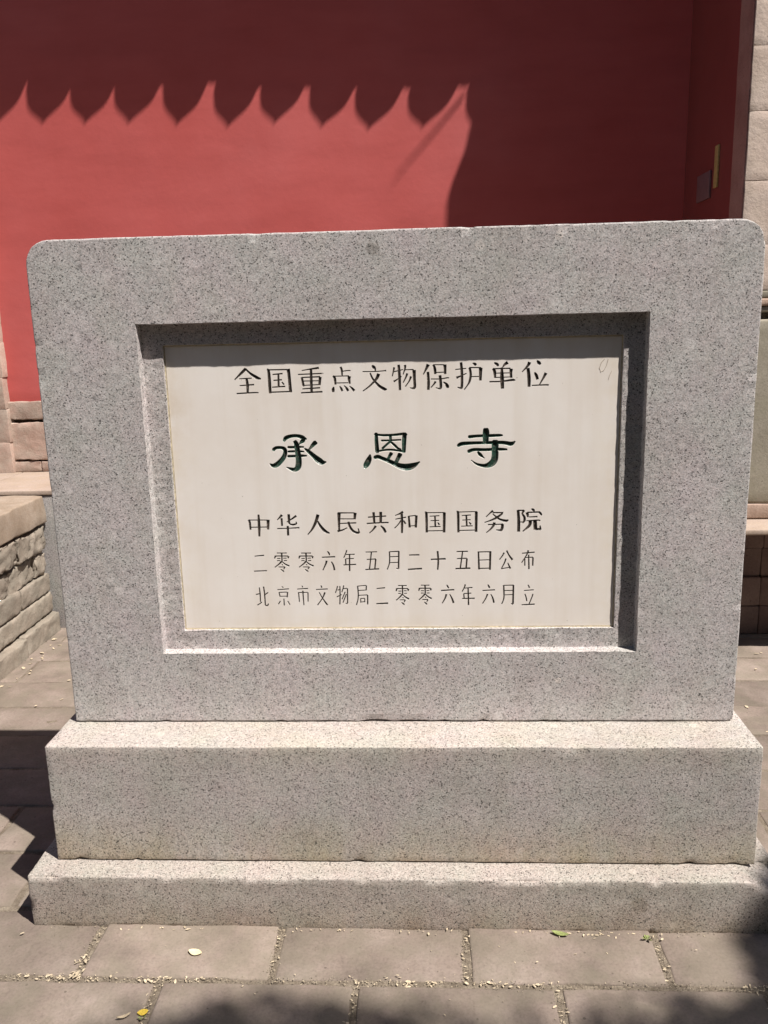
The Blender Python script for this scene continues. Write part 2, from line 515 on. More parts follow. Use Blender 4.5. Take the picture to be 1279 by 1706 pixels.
def make_slab():
    bm = grid_box((1.5, TH, ZT - ZB - .0022), r=.0035, step=.015, amp=.0007, freq=10, seed=9, rough_detail=.8)
    hz = (ZT - ZB - .0022) / 2
    rr = .052
    for v in bm.verts:                          # round the two upper corners
        ax = abs(v.co.x) - (.75 - rr); az = v.co.z - (hz - rr)
        if ax > 0 and az > 0:
            u, w = min(1, ax / rr), min(1, az / rr)
            nx = u * math.sqrt(1 - w * w / 2); nz = w * math.sqrt(1 - u * u / 2)
            v.co.x = math.copysign(.75 - rr + nx * rr, v.co.x)
            v.co.z = hz - rr + nz * rr
    for v in bm.verts: v.co += Vector((0, TH / 2, ZB + .0022 + hz))
    return bm
slab = link_mesh('stone_slab', make_slab(), 'granite', stele)
def taper_cutter(x0, x1, z0, z1, ya, yb, inset, step, amp, seed):
    bm = grid_box((x1 - x0, yb - ya, z1 - z0), r=.0012, step=step, amp=amp, freq=22, seed=seed, rough_detail=1.0)
    cx, cz = (x0 + x1) / 2, (z0 + z1) / 2
    for v in bm.verts:
        t = (v.co.y + (yb - ya) / 2) / (yb - ya)
        hx, hz = (x1 - x0) / 2, (z1 - z0) / 2
        v.co.x *= (hx - inset * t) / hx
        v.co.z *= (hz - inset * t) / hz
        v.co += Vector((cx, (ya + yb) / 2, cz))
    return link_mesh('cutter', bm, 'granite')
chip(slab, -.75, .75, 0, ZB + .0022, ZT, 5, .0025, .38)
apply_bool(slab, taper_cutter(-.5312, .5308, .5668, 1.3002, -.02, .0250, .0022, .010, .0010, 21))
apply_bool(slab, taper_cutter(-.4862, .4862, .6128, 1.2556, .015, .060, .0055, .02, .0005, 33))
bm = bmesh.new(); bm.from_mesh(slab.data)
bmesh.ops.bevel(bm, geom=[e for e in bm.edges if len(e.link_faces) == 2 and e.calc_face_angle(0) > .9 and e.verts[0].co.y < .05
                          and abs(e.verts[0].co.x) < .6 and .5 < e.verts[0].co.z < 1.32],
                offset=.0012, segments=2, affect='EDGES', clamp_overlap=True)
bm.to_mesh(slab.data); bm.free()

GLYPHS = [
    ('全', '-3093,12013,45;-3198,11918,40;-3349,11782,14/-3107,12013,28;-3014,11914,40;-2877,11819,57;-2780,11789,23/-3248,11799,17;-2977,11807,20/-3091,11804,40;-3078,11650,45;-3087,11497,34/-3248,11654,17;-2934,11670,26/-3324,11487,23;-2938,11499,23;-2847,11494,17'),
    ('国', '-2642,11981,34;-2607,11947,45;-2600,11696,51;-2598,11478,45/-2642,11975,23;-2190,11971,23/-2189,11987,62;-2175,11882,51;-2157,11491,51/-2597,11500,23;-2170,11506,23/-2526,11875,20;-2307,11890,25/-2512,11750,20;-2328,11760,23/-2548,11606,20;-2264,11617,25/-2401,11881,31;-2409,11608,34/-2336,11713,23;-2290,11656,28'),
    ('重', '-1527,11992,39;-1669,11976,28;-1895,11945,14/-1978,11864,20;-1504,11873,22;-1453,11877,28/-1697,11968,39;-1702,11733,45;-1704,11482,40/-1902,11806,34;-1875,11639,40;-1876,11611,23/-1902,11798,20;-1507,11806,25/-1507,11806,45;-1531,11632,39/-1871,11722,17;-1524,11721,17/-1876,11631,17;-1528,11640,17/-1899,11556,20;-1516,11573,25/-1931,11473,23;-1469,11488,28'),
    ('点', '-1067,12004,32;-1042,11940,35;-1038,11806,22/-1031,11911,14;-886,11924,19;-854,11917,13/-1235,11815,32;-1196,11770,42;-1185,11634,32/-1235,11810,16;-890,11810,19/-882,11807,54;-892,11747,45;-879,11644,29/-1168,11666,14;-911,11665,14/-1222,11588,16;-1240,11532,48;-1239,11476,35/-1098,11601,13;-1067,11552,35;-1045,11493,35/-1006,11610,13;-955,11558,35;-920,11494,42/-889,11596,13;-834,11548,35;-788,11494,45'),
    ('文', '-396,12023,22;-357,11980,54;-329,11943,29;-330,11893,16/-599,11894,16;-359,11889,16;-136,11901,19;-96,11904,38/-440,11864,22;-395,11752,32;-333,11672,35;-240,11575,48;-145,11517,54;-89,11516,16/-257,11844,54;-299,11750,45;-365,11673,32;-464,11580,26;-603,11484,12'),
    ('物', '73,11971,32;55,11885,25;29,11783,13/63,11876,16;263,11919,13/170,12023,41;181,11803,45;187,11487,38/59,11671,35;115,11702,22;228,11778,12/305,12017,38;303,11942,29;261,11817,13/295,11911,13;486,11914,19/493,11906,57;498,11717,45;503,11559,45;471,11520,35;399,11533,13/349,11839,35;316,11753,25;258,11644,12/427,11774,38;386,11672,22;304,11563,12'),
    ('保', '795,12017,57;762,11947,41;689,11808,13/785,11861,41;795,11648,45;788,11482,41/898,12007,32;932,11928,44;940,11810,38/898,12004,16;1135,11999,16/1143,12005,54;1147,11923,44;1149,11806,38/951,11841,16;1134,11845,16/1038,11784,44;1052,11642,44;1054,11532,41;1027,11501,29;948,11526,12/850,11707,19;1053,11705,19;1196,11726,22;1231,11717,16/949,11657,35;909,11598,25;847,11528,12/1108,11641,16;1163,11601,41;1194,11552,54;1202,11513,38'),
    ('护', '1483,12044,41;1501,11837,44;1499,11538,41;1464,11504,32;1409,11527,12/1364,11895,13;1593,11913,16/1386,11722,41;1465,11752,25;1600,11811,12/1727,12023,13;1774,12000,47;1801,11975,38/1656,11928,22;1908,11922,19/1896,11922,60;1892,11797,47;1889,11656,41/1687,11739,13;1877,11738,13/1664,11928,41;1687,11786,38;1663,11645,35;1623,11567,22;1551,11471,12'),
    ('单', '2178,12020,22;2241,11983,50;2261,11944,28/2466,12021,55;2398,11974,38;2357,11920,17/2151,11897,39;2187,11842,50;2198,11704,33/2151,11892,22;2522,11895,22/2536,11889,55;2528,11807,44;2537,11697,39/2192,11800,17;2509,11799,17/2198,11710,17;2523,11714,17/2082,11624,25;2331,11625,25;2579,11652,39;2612,11635,22/2338,11920,33;2344,11701,61;2354,11475,50'),
    ('位', '2919,12017,55;2879,11936,38;2765,11815,14/2885,11895,49;2909,11689,55;2911,11502,44/3069,12046,22;3111,11999,55;3147,11962,33/2948,11880,16;3249,11895,22;3290,11899,33/3023,11802,22;3059,11741,49;3088,11652,44/3264,11785,49;3211,11683,33;3125,11533,14/2971,11528,19;3268,11533,25;3324,11526,27'),
    ('承', '-2350,10448,56;-2307,10509,85;-2193,10547,74;-2058,10550,74;-1947,10514,90;-1869,10479,40/-1897,10496,56;-1944,10441,90;-1991,10400,56;-2021,10369,23/-2109,10421,90;-2083,10359,107;-2067,10223,113;-2052,10064,124;-2058,9927,130;-2085,9848,119;-2149,9809,91;-2228,9827,68;-2328,9869,14/-2261,10305,56;-2159,10304,56;-2069,10308,50;-1934,10305,38/-2266,10209,45;-2164,10213,51;-2006,10210,45;-1932,10203,34/-2271,10107,57;-2123,10110,57;-1987,10114,62;-1874,10112,34/-2592,10255,68;-2533,10297,70;-2420,10299,68;-2353,10267,88;-2337,10193,85;-2374,10092,96;-2446,10002,102;-2541,9924,108;-2622,9908,85;-2693,9955,14/-1670,10396,96;-1729,10341,79;-1788,10274,51;-1824,10236,38/-1907,10271,34;-1836,10213,79;-1727,10115,96;-1630,10022,130;-1541,9964,119;-1445,9972,12'),
    ('恩', '-346,10567,67;-345,10393,80;-333,10179,90/-374,10550,45;-196,10530,53;27,10532,53;250,10550,62;299,10533,56/266,10550,89;252,10382,91;242,10169,78/-339,10179,40;-148,10210,45;20,10207,47;242,10169,51/-227,10413,45;-65,10416,40;180,10423,38/-40,10522,62;-43,10388,51/-60,10377,49;-146,10305,47;-214,10245,51/-27,10376,45;44,10313,56;110,10245,51;176,10215,40/-489,10109,34;-506,10035,95;-547,9945,126;-589,9872,113;-607,9833,68/-382,10050,79;-320,10066,85;-231,10028,81;-98,9972,87;46,9901,99;180,9842,129;314,9827,148;449,9861,117;590,9943,12/-32,10129,78;-73,10062,65;-120,9972,56/157,10103,95;116,10025,83;58,9913,78'),
    ('寺', '1656,10461,73;1810,10475,64;2020,10477,66;2284,10483,62;2355,10482,37/2008,10599,126;2009,10527,138;2003,10438,123;2003,10338,116/1417,10276,66;1489,10313,84;1700,10326,71;1976,10327,66;2251,10328,77;2417,10319,81;2527,10295,92;2582,10311,73;2636,10354,12/1644,10148,78;1755,10183,71;1976,10176,69;2307,10182,66;2451,10174,44/2207,10334,143;2202,10189,139;2203,10055,139;2181,9937,142;2104,9859,128;1976,9828,82;1810,9870,49;1693,9956,12/1838,10128,44;1887,10071,73;1976,9991,12'),
    ('中', '-3232,8705,32;-3208,8645,38;-3200,8475,32/-3232,8695,19;-2817,8689,19/-2795,8700,54;-2807,8476,38/-3202,8530,19;-2812,8531,19/-3003,8819,32;-3004,8560,48;-3012,8319,32'),
    ('华', '-2477,8804,48;-2519,8758,32;-2589,8691,12/-2494,8731,37;-2489,8554,32/-2158,8781,37;-2254,8714,27;-2378,8640,13/-2329,8818,43;-2329,8715,43;-2319,8601,32;-2234,8578,32;-2166,8604,27;-2178,8645,13/-2600,8492,21;-2345,8497,19;-2104,8505,29/-2364,8552,37;-2364,8333,38'),
    ('人', '-1678,8801,53;-1738,8626,48;-1825,8463,32;-1924,8347,13/-1692,8652,27;-1635,8543,43;-1534,8419,53;-1437,8371,27'),
    ('民', '-1212,8835,58;-1220,8619,42;-1221,8442,32/-1239,8830,26;-868,8825,21/-855,8831,53;-873,8682,37/-1204,8695,19;-873,8690,19/-1194,8591,19;-836,8600,26/-1259,8415,37;-1147,8441,27;-1038,8494,13/-1013,8630,37;-984,8521,42;-908,8411,43;-816,8374,43;-763,8395,21/-800,8477,16;-781,8390,27'),
    ('共', '-575,8724,24;-171,8746,24/-451,8838,42;-439,8595,37/-292,8844,47;-299,8593,42/-606,8583,24;-161,8599,26;-135,8591,21/-406,8527,42;-469,8440,26;-551,8365,13/-300,8531,21;-231,8456,42;-193,8374,37'),
    ('和', '202,8840,38;121,8791,27;26,8754,12/30,8671,19;267,8715,21/167,8826,38;173,8592,43;166,8357,32/153,8648,21;89,8552,19;6,8470,12/206,8642,21;251,8564,32/321,8742,32;338,8480,38/321,8734,19;482,8748,21/490,8753,43;472,8478,38/338,8513,16;473,8519,16'),
    ('国', '684,8811,32;710,8778,43;712,8364,38/684,8806,19;1111,8805,19/1103,8811,48;1093,8359,43/718,8397,19;1094,8398,19/781,8727,16;995,8735,21/802,8625,16;989,8631,19/778,8488,16;1020,8493,21/897,8731,29;902,8486,29/956,8587,16;993,8532,32'),
    ('国', '1378,8818,32;1404,8782,43;1407,8355,37/1378,8812,19;1817,8817,19/1801,8817,48;1795,8364,43/1415,8397,19;1789,8403,19/1484,8734,16;1683,8742,21/1497,8630,16;1678,8638,19/1469,8493,16;1723,8498,21/1582,8733,29;1592,8491,29/1643,8587,16;1683,8531,32'),
    ('务', '2166,8834,40;2104,8783,25;2014,8697,12/2160,8788,25;2351,8785,27;2384,8781,38/2373,8773,29;2261,8688,38;2138,8626,29;1981,8572,12/2155,8765,20;2228,8700,29;2318,8635,38;2442,8602,47;2503,8629,16/2054,8523,23;2341,8527,22;2386,8530,34/2369,8530,49;2364,8443,45;2330,8391,41;2234,8404,14/2194,8573,45;2178,8504,38;2105,8411,27;2020,8342,14'),
    ('院', '2706,8844,45;2722,8612,49;2722,8357,49/2703,8832,25;2843,8828,29/2843,8836,38;2799,8762,31;2845,8680,40;2845,8599,38;2807,8553,25/2756,8571,20;2806,8571,18/2993,8865,20;3038,8839,45;3055,8804,22/2905,8789,56;2917,8702,34;2928,8679,22/2905,8783,27;3167,8789,29/3156,8797,31;3196,8756,40;3219,8716,22/2945,8681,20;3130,8686,29/2890,8596,18;3148,8607,27;3187,8592,16/2974,8595,56;2964,8505,49;2903,8436,36;2814,8361,18/3075,8602,63;3089,8399,61/3083,8405,45;3201,8403,40/3188,8490,13;3195,8397,38'),
    ('二', '-3143,7863,18;-2928,7882,23/-3178,7515,21;-2883,7523,21'),
    ('零', '-2638,7931,19;-2452,7928,19;-2417,7928,26/-2670,7871,33;-2697,7806,16/-2670,7862,21;-2385,7858,21/-2385,7856,40;-2388,7808,16/-2531,7923,26;-2533,7744,23/-2638,7805,16;-2563,7804,16/-2498,7809,14;-2423,7811,14/-2641,7753,19;-2571,7753,16/-2490,7752,14;-2419,7755,14/-2537,7738,30;-2604,7673,23;-2701,7601,14/-2537,7738,16;-2464,7671,26;-2373,7626,33/-2540,7672,12;-2518,7648,19/-2614,7606,16;-2468,7605,21/-2468,7605,19;-2503,7557,16/-2570,7552,12;-2524,7521,28;-2499,7494,16'),
    ('零', '-2092,7924,19;-1906,7922,19;-1871,7922,25/-2123,7865,33;-2150,7800,16/-2124,7855,21;-1840,7852,21/-1840,7850,39;-1842,7802,16/-1985,7917,26;-1986,7738,23/-2092,7799,16;-2016,7798,16/-1952,7803,14;-1877,7805,14/-2094,7747,19;-2024,7747,16/-1943,7746,14;-1873,7749,14/-1990,7732,30;-2057,7667,23;-2153,7596,14/-1990,7732,16;-1917,7665,26;-1826,7620,33/-1993,7666,12;-1971,7642,19/-2066,7601,16;-1920,7599,21/-1920,7599,19;-1955,7551,16/-2022,7546,12;-1976,7515,28;-1951,7489,16'),
    ('六', '-1505,7959,18;-1472,7917,30;-1459,7869,19/-1632,7821,21;-1331,7830,25/-1531,7745,37;-1545,7679,28;-1621,7521,14/-1422,7720,21;-1379,7629,28;-1360,7521,30'),
    ('年', '-1069,7983,21;-1092,7912,18;-1142,7806,13/-1088,7877,15;-893,7883,21/-1102,7779,15;-917,7785,18/-1102,7779,21;-1101,7646,21/-1153,7638,21;-869,7649,23/-1011,7876,23;-1021,7498,26'),
    ('五', '-650,7930,18;-394,7933,20/-522,7924,20;-577,7533,21/-629,7760,18;-424,7769,21/-429,7769,26;-456,7540,23/-667,7526,21;-358,7539,26'),
    ('月', '-121,7936,23;-121,7720,21;-144,7612,18;-178,7525,13/-121,7931,18;95,7939,21/88,7945,26;74,7542,26/74,7533,24;22,7550,13/-113,7815,16;80,7821,16/-117,7679,16;77,7685,16'),
    ('二', '315,7851,23;544,7853,26/283,7520,26;597,7536,31'),
    ('十', '795,7745,26;1125,7755,31/945,7938,31;958,7708,31;943,7505,23'),
    ('五', '1367,7919,21;1618,7922,23/1497,7912,21;1443,7527,23/1374,7758,18;1587,7763,23/1592,7763,28;1573,7534,26/1339,7526,26;1669,7533,31'),
    ('日', '1845,7919,26;1858,7504,31/1845,7903,21;2103,7905,23/2108,7922,36;2099,7493,31/1866,7717,18;2099,7723,18/1861,7526,21;2099,7531,21'),
    ('公', '2412,7886,26;2374,7814,21;2310,7726,12/2464,7933,26;2516,7826,26;2594,7717,36/2452,7751,23;2414,7639,21;2350,7518,16/2350,7515,21;2531,7543,18/2491,7651,15;2549,7516,31'),
    ('布', '2803,7863,21;3080,7886,23/2939,7933,26;2902,7821,21;2795,7648,12/2864,7768,18;2866,7580,21/2864,7763,15;3043,7771,21/3043,7771,26;3038,7578,23/2948,7834,21;2957,7503,26'),
    ('北', '-3080,7135,18;-3071,6972,24;-3073,6792,18/-3165,6965,21;-3071,6987,18/-3146,6715,12;-3092,6746,18;-3037,6788,12/-2983,7154,24;-2969,6971,24;-2966,6713,21/-2966,6706,21;-2913,6705,24;-2888,6752,12/-2882,7014,21;-2967,6955,12'),
    ('京', '-2568,7150,12;-2532,7122,21/-2669,7074,15;-2406,7093,21/-2638,7015,18;-2617,6913,21/-2638,7011,13;-2448,7016,15/-2443,7021,24;-2458,6896,21/-2613,6918,12;-2457,6920,12/-2534,6866,18;-2534,6702,21/-2612,6812,15;-2664,6734,12/-2450,6808,12;-2402,6717,18'),
    ('市', '-2112,7165,12;-2092,7126,21/-2220,7085,18;-1974,7098,21/-2194,7011,21;-2185,6785,15/-2202,7003,15;-1985,7006,18/-1981,7006,21;-1987,6791,13/-2095,7048,24;-2091,6870,21;-2084,6706,18'),
    ('文', '-1681,7168,15;-1661,7114,24/-1793,7072,15;-1528,7082,21/-1725,7006,15;-1656,6866,21;-1550,6702,30/-1594,7005,30;-1656,6866,18;-1774,6704,12'),
    ('物', '-1305,7151,16;-1329,7071,13;-1358,6990,12/-1309,7049,13;-1238,7075,13/-1253,7151,18;-1256,6934,21;-1269,6717,21/-1330,6894,18;-1216,6948,12/-1165,7164,21;-1186,7083,16;-1215,7002,12/-1178,7083,13;-1089,7095,16/-1084,7095,21;-1093,6743,21/-1094,6729,21;-1138,6743,12/-1136,7015,16;-1212,6839,12/-1112,6960,16;-1197,6757,12'),
    ('局', '-854,7147,23;-845,6958,21;-857,6822,18;-894,6700,12/-854,7142,16;-657,7156,18/-657,7156,21;-666,7043,21/-842,7039,16;-660,7048,16/-840,6925,16;-633,6934,18/-633,6934,23;-639,6712,23/-796,6855,16;-794,6754,16/-796,6849,13;-700,6854,16/-700,6854,16;-705,6761,16/-793,6768,13;-702,6772,13'),
    ('二', '-427,7081,18;-235,7098,23/-444,6724,23;-176,6735,29'),
    ('零', '56,7147,19;219,7145,18;249,7145,25/29,7085,32;7,7017,16/29,7075,21;279,7073,21/278,7070,39;278,7020,16/150,7140,25;152,6953,23/58,7016,16;125,7016,16/181,7021,14;247,7023,14/57,6963,19;118,6962,16/190,6961,14;251,6965,14/149,6947,30;91,6879,23;8,6804,14/149,6947,16;214,6877,26;294,6830,32/147,6878,12;167,6853,19/85,6810,16;212,6809,21/212,6809,19;183,6759,16/124,6753,12;165,6721,28;188,6693,16'),
    ('零', '563,7150,18;725,7149,18;756,7149,25/536,7089,32;515,7020,16/536,7079,21;785,7076,21/785,7074,39;784,7024,16/656,7143,25;660,6957,23/566,7020,16;632,7019,16/688,7025,14;754,7027,14/565,6966,18;626,6966,16/697,6965,14;758,6968,14/656,6950,30;599,6882,23;517,6808,14/656,6950,16;722,6881,25;802,6834,32/655,6882,12;675,6857,19/593,6814,16;721,6813,21/721,6813,19;691,6763,16/633,6757,12;674,6725,28;697,6698,16'),
    ('六', '1141,7157,16;1166,7108,29;1184,7075,21/1014,7022,24;1310,7038,26/1133,6938,31;1098,6834,24;1037,6724,13/1204,6937,16;1256,6833,29;1289,6727,34'),
    ('年', '1550,7164,23;1537,7099,21;1484,6995,12/1537,7072,18;1714,7086,21/1518,6946,16;1688,6955,21/1518,6946,21;1526,6836,21/1484,6831,21;1766,6834,26/1615,7076,23;1624,6678,26'),
    ('六', '2053,7154,16;2079,7105,29;2095,7072,21/1936,7013,21;2215,7027,23/2048,6935,26;2007,6826,21;1936,6711,13/2118,6929,16;2163,6838,26;2189,6728,31'),
    ('月', '2404,7137,26;2413,6877,23;2393,6768,18;2362,6699,13/2404,7129,18;2624,7132,21/2619,7138,29;2612,6697,29/2612,6683,23;2570,6706,12/2417,7006,16;2612,7012,16/2418,6905,16;2613,6911,16'),
    ('立', '2940,7140,16;2975,7069,26/2854,7005,16;3071,7019,21/2873,6928,18;2899,6859,21;2919,6758,21/3054,6927,21;3029,6845,18;2971,6694,12/2805,6671,21;3096,6685,26'),
]


PY = .0312
def smooth_line(pts):
    if len(pts) < 3: return pts
    out = []
    P = [pts[0]] + pts + [pts[-1]]
    for i in range(1, len(P) - 2):
        a, b, c, d = (np.array(P[i + k]) for k in (-1, 0, 1, 2))
        L = np.hypot(*(c - b)[:2])
        n = 3 if L > .004 else 2
        for s in range(n):
            t = s / n
            q = .5 * ((2 * b) + (-a + c) * t + (2 * a - 5 * b + 4 * c - d) * t * t + (-a + 3 * b - 3 * c + d) * t ** 3)
            out.append(tuple(q))
    out.append(tuple(pts[-1]))
    return out
def stroke_to(bm, pts, big):
    pts = [(x / 1e4, z / 1e4, w / 1e4) for x, z, w in pts]
    pts = smooth_line(pts)
    if big:                                      # rounded brush ends
        def cap(p, q):
            dx, dz = p[0] - q[0], p[1] - q[1]; L = math.hypot(dx, dz) or 1; w = p[2]
            return [(p[0] + dx / L * w * .24, p[1] + dz / L * w * .24, w * .84), (p[0] + dx / L * w * .40, p[1] + dz / L * w * .40, w * .5)]
        if pts[0][2] > .0016: pts = cap(pts[0], pts[1])[::-1] + pts
        if pts[-1][2] > .0016: pts = pts + cap(pts[-1], pts[-2])
    jx = random.uniform(-.00004, .00004)
    ch = .0005 if big else .00022
    ring = []
    for i, (x, z, w) in enumerate(pts):
        a = pts[max(0, i - 1)]; b = pts[min(len(pts) - 1, i + 1)]
        t = Vector((b[0] - a[0], b[1] - a[1])); t.normalize()
        n = Vector((-t.y, t.x))
        dep = min(.0042, max(.0013, w * .42))
        wf = max(w * (1.05 if big else 1.36), .0024)
        prof = [(-(wf / 2 + ch), -.001), (-(wf / 2 + ch), 0), (-wf / 2, ch), (-wf * .26, dep), (wf * .26, dep), (wf / 2, ch), (wf / 2 + ch, 0), (wf / 2 + ch, -.001)]
        ring.append([bm.verts.new((x + n.x * s + jx, PY + d + jx, z + n.y * s)) for s, d in prof])
    m = 8
    for i in range(len(ring) - 1):
        for k in range(m):
            bm.faces.new((ring[i][k], ring[i][(k + 1) % m], ring[i + 1][(k + 1) % m], ring[i + 1][k]))
    bm.faces.new(ring[0][::-1]); bm.faces.new(ring[-1])
cut = bmesh.new()
boxes = []
for gi, (ch_, data) in enumerate(GLYPHS):
    big = ch_ in '承恩寺'
    strokes = [[tuple(int(v) for v in p.split(',')) for p in s.split(';')] for s in data.split('/')]
    X = [p[0] / 1e4 for s in strokes for p in s]; Z = [p[1] / 1e4 for s in strokes for p in s]
    mg = .006 if big else .003
    boxes.append((min(X) - mg, max(X) + mg, min(Z) - mg, max(Z) + mg, big))
    for s in strokes: stroke_to(cut, s, big)
bmesh.ops.recalc_face_normals(cut, faces=cut.faces)
cutter = link_mesh('cutter', cut, 'ink_dark')
pb = grid_box((.964, .030, .634), r=.0012, step=.3)
panel = link_mesh('inscription_panel', move(pb, (0, PY + .015, .934)), 'marble', stele)
apply_bool(panel, cutter, True)
# the painted hollows of each character become a mesh of their own
src = panel.data
keep_faces, groups = [], [[] for _ in boxes]
for p in src.polygons:
    c = p.center
    gi = -1
    if PY + .00023 < c.y < PY + .008 and abs(c.x) < .47 and .63 < c.z < 1.24:
        for i, (x0, x1, z0, z1, big) in enumerate(boxes):
            if x0 <= c.x <= x1 and z0 <= c.z <= z1 and c.y > PY + (.00045 if big else .00023):
                gi = i; break
    if gi < 0: keep_faces.append(p.index)
    else: groups[gi].append(p.index)
def submesh(name, idx, mat):
    used = {}; vs_, fs_ = [], []
    for pi in idx:
        f = []
        for vi in src.polygons[pi].vertices:
            if vi not in used:
                used[vi] = len(vs_); vs_.append(src.vertices[vi].co[:])
            f.append(used[vi])
        fs_.append(f)
    me = bpy.data.meshes.new(name); me.from_pydata(vs_, [], fs_); me.materials.append(M[mat])
    return me
for i, idx in enumerate(groups):
    if not idx: print('EMPTY GLYPH', i, GLYPHS[i][0]); continue
    o = link_mesh('engraved_character', submesh('engraved_character', idx, 'ink_green' if boxes[i][4] else 'ink_dark'), None, panel)
    if boxes[i][4]: o['label'] = 'large carved character in worn dark green paint'
panel_me = submesh('inscription_panel', keep_faces, 'marble')
panel.data = panel_me
print('panel faces', len(keep_faces), 'glyph faces', sum(map(len, groups)))

# dried glue scribbles near the panel's upper right corner, parts of the panel
def tube(bm, pts, rad, seg=6):
    rings = []
    for i, p in enumerate(pts):
        p = Vector(p); a = Vector(pts[max(0, i - 1)]); b = Vector(pts[min(len(pts) - 1, i + 1)])
        t = (b - a).normalized()
        u = t.orthogonal().normalized(); w = t.cross(u)
        rr = rad[i] if isinstance(rad, (list, tuple)) else rad
        rings.append([bm.verts.new(p + (u * math.cos(2 * math.pi * k / seg) + w * math.sin(2 * math.pi * k / seg)) * rr) for k in range(seg)])
    for i in range(len(rings) - 1):
        for k in range(seg):
            bm.faces.new((rings[i][k], rings[i][(k + 1) % seg], rings[i + 1][(k + 1) % seg], rings[i + 1][k]))
    bm.faces.new(rings[0][::-1]); bm.faces.new(rings[-1])
gl = bmesh.new()
loop = [(.4475, 1.205), (.441, 1.198), (.437, 1.186), (.440, 1.178), (.446, 1.181), (.452, 1.192), (.455, 1.205)]
tube(gl, [(x, PY, z) for x, z in loop], .0008)
tube(gl, [(x, PY, z) for x, z in [(.463, 1.180), (.459, 1.172), (.4565, 1.162)]], .0007)
link_mesh('glue_mark', gl, 'pencil', panel)
# thin grout left in the joint round the marble panel
gr = bmesh.new()
def rbar(x0, x1, z0, z1):
    b = grid_box((x1 - x0, .012, z1 - z0), r=.001, step=.012, amp=.0007, freq=60, seed=x0 * 7)
    move(b, ((x0 + x1) / 2, PY + .0052, (z0 + z1) / 2))
    me = bpy.data.meshes.new('t'); b.to_mesh(me); b.free(); gr.from_mesh(me); bpy.data.meshes.remove(me)
rbar(-.4855, -.4822, .615, 1.253)
rbar(.4822, .4855, .615, 1.253)
rbar(-.482, .482, .6135, .6168)
rbar(-.482, .482, 1.2512, 1.2545)
link_mesh('grout_line', gr, 'grout', stele)

# ------------------------------------------------------------------ terrace of rough bricks at the left
ter = thing('brick_terrace', 'low terrace of crumbling grey bricks under a pale stone slab left of the monument', 'terrace', (-2.0, 1.2, 0))
TX = -1.58
def abs_child(o, parent):
    o.parent = parent; o.location = Vector(o.location) - parent.location
    return o
hts = [(.395, .478), (.290, .384), (.187, .282), (.085, .180), (-.015, .078)]
hts = [(.372, .468), (.268, .360), (.176, .263), (.084, .172), (-.02, .081)]
box_obj('core', -2.55, TX - .05, .68, 1.735, -.02, .478, 'dark_mortar', ter, r=.01, step=.06, amp=.008, freq=9, seed=3, rough_detail=1)
for ci, (z0, z1) in enumerate(hts):
    y = .66 + (0 if ci % 2 else -.14)
    outx = (.0, -.012, -.004, .006, .022)[ci]
    while y < 1.70:
        L = random.uniform(.34, .62)
        y1 = min(y + L, 1.728 - .02 * (ci < 2))
        if y1 - y > .06:
            box_obj('rough_brick', -1.80, TX + outx + random.uniform(-.010, .008), y + .004, y1 - .004, z0 + random.uniform(-.004, .004), z1 + random.uniform(-.005, .005), 'terrace_brick', ter,
                    r=.009, step=.014, amp=.0038 + .004 * (ci < 2), freq=23, seed=ci * 7 + y * 3, rough_detail=1.1)
        y = y1
for (y0, y1) in ((.62, 1.07), (1.076, 1.731)):
    box_obj('top_slab', -2.55, TX + .004, y0, y1, .484, .602, 'slab_stone', ter, r=.008, step=.03, amp=.0045, freq=9, seed=y0 * 5, rough_detail=.8)

# ------------------------------------------------------------------ granite platform the wall stands on
plat = thing('wall_platform', 'granite faced platform with cream coping that the red wall stands on', 'platform', (-.8, 2.0, 0))
xa = [-3.0, -2.45, -1.90, -.85, .1, .94]
for i in range(5):
    box_obj('facing_stone', xa[i] + .002, xa[i + 1] - .002, 1.74, 2.1, -.02, .5985, 'granite_far', plat, r=.004, step=.15, amp=.001, freq=6, seed=i)
    box_obj('coping_stone', xa[i] + .002, xa[i + 1] - .002, 1.735, 2.30, .600, .6215, 'coping', plat, r=.004, step=.05, amp=.0018, freq=8, seed=i + 4)

# ------------------------------------------------------------------ red wall with its tiled eave
wall = thing('red_wall', 'red limewashed temple wall behind the monument with tiled eave', 'wall', (-.6, 2.4, 0))
WY = 2.25
box_obj('plaster_face', -3.2, 2.0, WY, 2.62, .955, 3.22, 'red', wall, r=.004, step=.06, amp=.0035, freq=1.7, seed=1, rough_detail=.25)
box_obj('wall_core', -3.2, 2.0, WY + .02, 2.60, 0.02, .953, 'dark_mortar', wall, r=.004, step=.4)
courses = [(.878, .962), (.682, .862), (.622, .674)]
for ci, (z0, z1) in enumerate(courses):
    x = -2.9 + .17 * (ci % 2)
    n = 0
    while x < 1.15:
        L = (.62, .70, .55)[ci]
        if ci == 1 and n % 2 == 0: pass
        box_obj('base_brick', x + .002, x + L - .002, WY - .022 + (0 if ci == 0 else -.004), WY + .05, z0, z1, 'washed_brick', wall,
                r=.005, step=.02, amp=.0042, freq=17, seed=x * 3 + ci, rough_detail=1.1)
        x += L; n += 1
# unpainted brick pilaster at the left end
pil = thing('brick_pilaster', 'narrow unpainted brick pilaster where the red plaster ends at far left', 'pilaster', (-2.1, 2.2, .62))
z = .622; n = 0
while z < 3.0:
    hh = .162 if n % 2 else .148
    box_obj('pilaster_brick', -2.4, -1.931 + .003 * math.sin(n * 2.3), WY - .05, WY + .03, z + .0004, z + hh - .0004, 'washed_brick', pil, r=.0025, step=.03, amp=.003, freq=12, seed=n, rough_detail=.7)
    z += hh; n += 1

